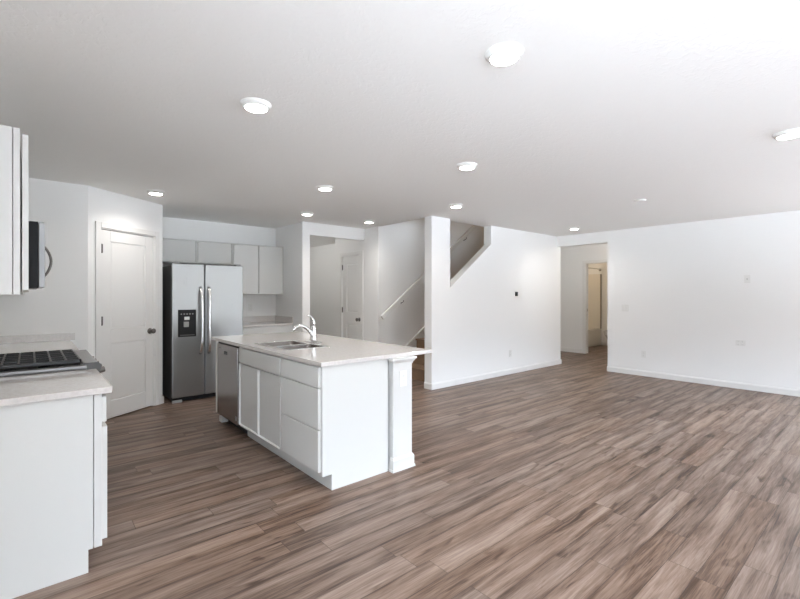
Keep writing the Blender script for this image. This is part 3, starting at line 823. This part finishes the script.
b = BM(); poly_prism(b, [(6.255, TK), (6.255, ZB), (YK - 0.002, ZB), (YK - 0.002, 0), (6.33, 0), (6.33, TK)], 'x', 2.262, XS - 0.003); obj('carcass', b, M_CAB, c, 0.002)
b = BM(); slab(b, MK2, 2.275, 3.125, 0.712, 0.846, 0.02); obj('drawer', b, M_CAB, c, 0.003)
for (x0, x1) in ((2.275, 2.698), (2.702, 3.125)):
    b = BM(); shaker(b, MK2, x0, x1, 0.136, 0.70); obj('door', b, M_CAB, c, 0.002)
b = BM(); box(b, 2.258, XS - 0.002, 6.225, YK - 0.002, ZB, ZC)
c3 = tag(obj('countertop', b, M_QUARTZ, None, 0.003), 'short pale quartz countertop right of the refrigerator', 'countertop')
b = BM(); box(b, 2.258, XS - 0.002, YK - 0.021, YK - 0.002, ZC + 0.0005, 0.985); obj('backsplash', b, M_QUARTZ, c3, 0.002)
b = BM(); box(b, XS - 0.021, XS - 0.002, 6.225, YK - 0.022, ZC + 0.0005, 0.985); obj('backsplash', b, M_QUARTZ, c3, 0.002)

# ------------------------------------------------------------------ ceiling lights
GL = 'recessed ceiling lights'
def make_light():
    r_ = thing('ceiling_light', (0, 0, H), '', 'ceiling light', GL)
    b = BM(); lathe(b, [(0.086, 0), (0.086, -0.004), (0.080, -0.014), (0.068, -0.026), (0.064, -0.0275), (0.0615, -0.022)], Matrix.Translation((0, 0, H)), 40); obj('trim_ring', b, M_WHITEPL, r_)
    b = BM(); lathe(b, [(0.0615, -0.022), (0.061, -0.027), (0.05, -0.030), (0.03, -0.0315), (0, -0.032)], Matrix.Translation((0, 0, H)), 40); obj('lens', b, M_LENS, r_)
    return r_
lights = [((1.643, 1.188), 'ceiling light nearest the camera, largest in the photo'),
          ((0.996, 2.439), 'second largest ceiling light, in the upper left of the photo'),
          ((3.925, 0.515), 'ceiling light cut by the right edge of the photo'),
          ((2.828, 2.424), 'ceiling light high over the stair wall end, the nearer of the pair there'),
          ((2.304, 3.869), 'ceiling light above the island sink, between the alcove and the large lights'),
          ((1.033, 5.367 - 0.14), 'ceiling light in front of the pantry door'),
          ((2.857, 5.267), 'ceiling light by the left corner of the wide opening'),
          ((3.877, 5.238), 'ceiling light over the right end of the wide opening, near the sloping handrail'),
          ((3.995, 3.6), 'ceiling light just in front of the stair wall end, the farther of the pair there'),
          ((6.872, 3.576), 'ceiling light near the far hallway opening')]
L0 = make_light()
lamp = bpy.data.lights.new('led', 'AREA'); lamp.shape = 'DISK'; lamp.size = 0.12; lamp.energy = LAMP_W; lamp.color = LAMP_COL
lamp.spread = R(140)
for i, ((x, y), lab) in enumerate(lights):
    if i == 0: L0.location = (x, y, H); L0['label'] = lab; o = L0
    else: o = dup(L0, (x, y, H), lab)
for (x, y), lab in lights:
    lo = bpy.data.objects.new('led_lamp', lamp); COL.objects.link(lo); lo.location = (x, y, H - 0.036)
# unseen bathroom lamp; hallway, stairwell and hall point lights added to brighten those spaces
def lamp_point(name, loc, wv, col, rad=0.08):
    ld_ = bpy.data.lights.new(name, 'POINT'); ld_.energy = wv; ld_.color = col; ld_.shadow_soft_size = rad
    o = bpy.data.objects.new(name, ld_); COL.objects.link(o); o.location = loc
lamp_point('bathroom_lamp', (10.5, 5.55, 2.3), 5, (1.0, 0.80, 0.58))
lamp_point('hallway_fill', (8.5, 3.6, 2.3), 12, (1.0, 0.94, 0.87))
lamp_point('stairwell_fill', (6.6, 5.0, 4.6), 3, (1.0, 0.70, 0.42))  # added warm fill for the stair shaft
lamp_point('hall_fill', (4.1, 8.4, 2.3), 4.5, (1.0, 0.98, 0.95))
lamp_point('hall_fill', (3.6, 7.0, 2.3), 2, (1.0, 0.97, 0.93))

b = BM(); lathe(b, [(0.062, 0), (0.062, -0.010), (0.055, -0.016), (0.0, -0.018)], None, 32)
o = tag(obj('smoke_detector', b, M_WHITEPL), 'small flat white disc on the ceiling near the far wall', 'detector'); o.location = (5.41, 2.01, H)

# ------------------------------------------------------------------ wall plates
def outlet(loc, rz, label, kind, group):
    """plate in local frame facing -y"""
    r_ = thing(kind, (0, 0, 0), label, {'wall_outlet': 'outlet', 'light_switch': 'switch', 'blank_plate': 'wall plate'}[kind], group)
    return r_
def plate(name, M, w_, h_, label, cat, mode, group=None):
    o_ = M.translation.copy()
    r_ = thing(name, o_, label, cat, group)
    b = BM(); box(b, -w_ / 2, w_ / 2, 0.0005, 0.006, -h_ / 2, h_ / 2, M); pl = obj('cover_plate', b, M_WHITEPL, r_, 0.002)
    n = max(1, round(w_ / 0.07)) if mode != 'tv' else 1
    for k in range(n):
        u = (k - (n - 1) / 2) * 0.046
        if mode == 'outlet':
            for z in (-0.021, 0.021):
                b = BM(); poly_prism(b, [(u + 0.016 * math.cos(a_), z + 0.0145 * math.sin(a_)) for a_ in [R(15 * i) for i in range(24)]], 'y', 0.005, 0.0085, M); rc = obj('receptacle', b, M_WHITEPL, r_, 0.0008)
                b = BM()
                for s in (-0.006, 0.006): box(b, u + s - 0.0012, u + s + 0.0012, 0.0084, 0.0088, z - 0.002, z + 0.006, M)
                box(b, u - 0.002, u + 0.002, 0.0084, 0.0088, z - 0.010, z - 0.006, M)
                obj('slots', b, M_GREY, rc)
        elif mode == 'switch':
            b = BM(); box(b, u - 0.016, u + 0.016, 0.005, 0.010, -0.033, 0.033, M); obj('rocker', b, M_WHITEPL, r_, 0.002)
        else:
            b = BM(); lathe(b, [(0.008, 0.0), (0.008, 0.004), (0.005, 0.004), (0.005, 0.010), (0, 0.010)], M @ Matrix.Translation((0, 0.005, 0)) @ Matrix.Rotation(R(-90), 4, 'X'), 14); obj('jack', b, M_NICKEL, r_)
    return r_
MX = lambda y, z: frame((XF, y, z), (0, 1, 0), (-1, 0, 0))
MY = lambda x, y, z: frame((x, y, z), (1, 0, 0), (0, -1, 0))
plate('light_switch', MX(3.077, 1.108), 0.118, 0.115, 'white double light switch right of the hallway opening', 'switch', 'switch')
plate('wall_outlet', MX(2.787, 0.36), 0.072, 0.115, 'white outlet low on the far wall below the light switch', 'outlet', 'outlet')
plate('wall_outlet', MX(1.516, 0.652), 0.118, 0.080, 'wide white double outlet low on the right of the far wall', 'outlet', 'outlet')
plate('cable_plate', MX(1.44, 1.555), 0.072, 0.115, 'white cable plate high on the right of the far wall', 'wall plate', 'tv')
plate('wall_outlet', MY(6.143, YS, 0.348), 0.072, 0.115, 'white outlet low on the stair wall', 'outlet', 'outlet')
plate('wall_outlet', MY(2.705, YK, 1.126), 0.072, 0.115, 'white outlet above the short countertop beside the refrigerator', 'outlet', 'outlet')
plate('wall_outlet', MY(2.182, PY0, 0.695), 0.072, 0.120, 'white outlet on the post of the island', 'outlet', 'outlet')
b = BM(); box(b, -0.030, 0.030, -0.020, -0.0005, -0.036, 0.036)
th = obj('thermostat', b, M_BLACK, None, 0.004); th.location = (6.308, YS, 1.344)
tag(th, 'small black thermostat at the middle of the stair wall', 'thermostat')
b = BM(); box(b, -0.026, 0.026, -0.0205, -0.0195, -0.020, 0.030); obj('screen', b, M_BLACKM, None).parent = th

# ------------------------------------------------------------------ bathroom: tub, rod, toilet
tb = thing('bathtub', (10.55, 5.58, 0), 'off-white bathtub with tall wall surround seen through the bathroom doorway', 'bathtub')
TX0, TX1, TY0, TY1 = XH + 0.124, XBB - 0.003, 5.20, 5.946
b = BM(); slab_with_hole(b, TX0, TX1, TY0, TY1, TX0 + 0.09, TX1 - 0.09, TY0 + 0.08, TY1 - 0.06, 0.0, 0.43); obj('tub_shell', b, M_ACRYL, tb, 0.015, 3)
b = BM(); bowl(b, TX0 + 0.085, TX1 - 0.085, TY0 + 0.075, TY1 - 0.055, 0.41, 0.07, 0.10); obj('basin', b, M_ACRYL, tb)
b = BM()
box(b, TX0, TX1, TY1 - 0.03, TY1, 0.431, 1.87); box(b, TX0, TX0 + 0.03, TY0 + 0.02, TY1 - 0.03, 0.431, 1.87); box(b, TX1 - 0.03, TX1, TY0 + 0.02, TY1 - 0.03, 0.431, 1.87)
obj('surround', b, M_ACRYL, tb, 0.008)
b = BM(); box(b, TX1 - 0.045, TX1, TY0 - 0.002, TY0 + 0.019, 0.431, 1.87); obj('edge_strip', b, M_STRIPGREY, tb, 0.004)  # dark grey-brown strip along the surround's right front edge
rod = thing('shower_rod', (10.5, 5.2, 2.0), 'bowed metal shower rod above the bathtub', 'shower rod')
b = BM(); tube(b, arc_pts(lambda q: (TX0 + (TX1 - TX0) * q, 5.24 - 0.17 * math.sin(PI * q) ** 0.6, 1.985), 25), 0.0125, 10); obj('rod', b, M_NICKEL, rod)
for x, s in ((TX0, 1), (TX1, -1)):
    b = BM(); lathe(b, [(0.035, 0), (0.035, 0.008), (0.018, 0.02)], Matrix.Translation((x, 5.24, 1.985)) @ Matrix.Rotation(R(90 * s), 4, 'Y'), 20); obj('flange', b, M_NICKEL, rod)

tl = thing('toilet', (11.0, 4.70, 0), 'white toilet partly seen behind the edge of the hallway opening', 'toilet')
tyc = 4.70
def loft(bm, secs, seg=28):
    rings = []
    for (cx, cy, rx, ry, z) in secs:
        rings.append([bm.verts.new((cx + rx * math.cos(2 * PI * i / seg), cy + ry * math.sin(2 * PI * i / seg), z)) for i in range(seg)])
    for a_, c_ in zip(rings, rings[1:]):
        for i in range(seg):
            f = bm.faces.new((a_[i], a_[(i + 1) % seg], c_[(i + 1) % seg], c_[i])); f.smooth = True
    bm.faces.new(rings[0][::-1]); bm.faces.new(rings[-1])
b = BM(); loft(b, [(11.07, tyc, 0.25, 0.115, 0.0), (11.07, tyc, 0.24, 0.105, 0.04), (11.07, tyc, 0.20, 0.095, 0.14), (11.03, tyc, 0.22, 0.13, 0.24), (10.98, tyc, 0.27, 0.175, 0.33), (10.97, tyc, 0.285, 0.19, 0.385)]); obj('bowl', b, M_PORC, tl)
b = BM(); loft(b, [(10.97, tyc, 0.28, 0.188, 0.386), (10.97, tyc, 0.287, 0.193, 0.392), (10.97, tyc, 0.287, 0.193, 0.402), (10.97, tyc, 0.287, 0.193, 0.425), (10.97, tyc, 0.27, 0.18, 0.432)]); obj('seat_lid', b, M_PORC, tl)
b = BM(); box(b, 11.22, 11.43, tyc - 0.21, tyc + 0.21, 0.36, 0.74); tk = obj('tank', b, M_PORC, tl, 0.025, 3)
b = BM(); box(b, 11.21, 11.44, tyc - 0.22, tyc + 0.22, 0.741, 0.775); obj('tank_lid', b, M_PORC, tl, 0.012, 3)
b = BM(); tube(b, [(11.215, tyc + 0.15, 0.68), (11.195, tyc + 0.15, 0.68), (11.190, tyc + 0.08, 0.675)], 0.008, 8); obj('flush_lever', b, M_CHROME, tk)
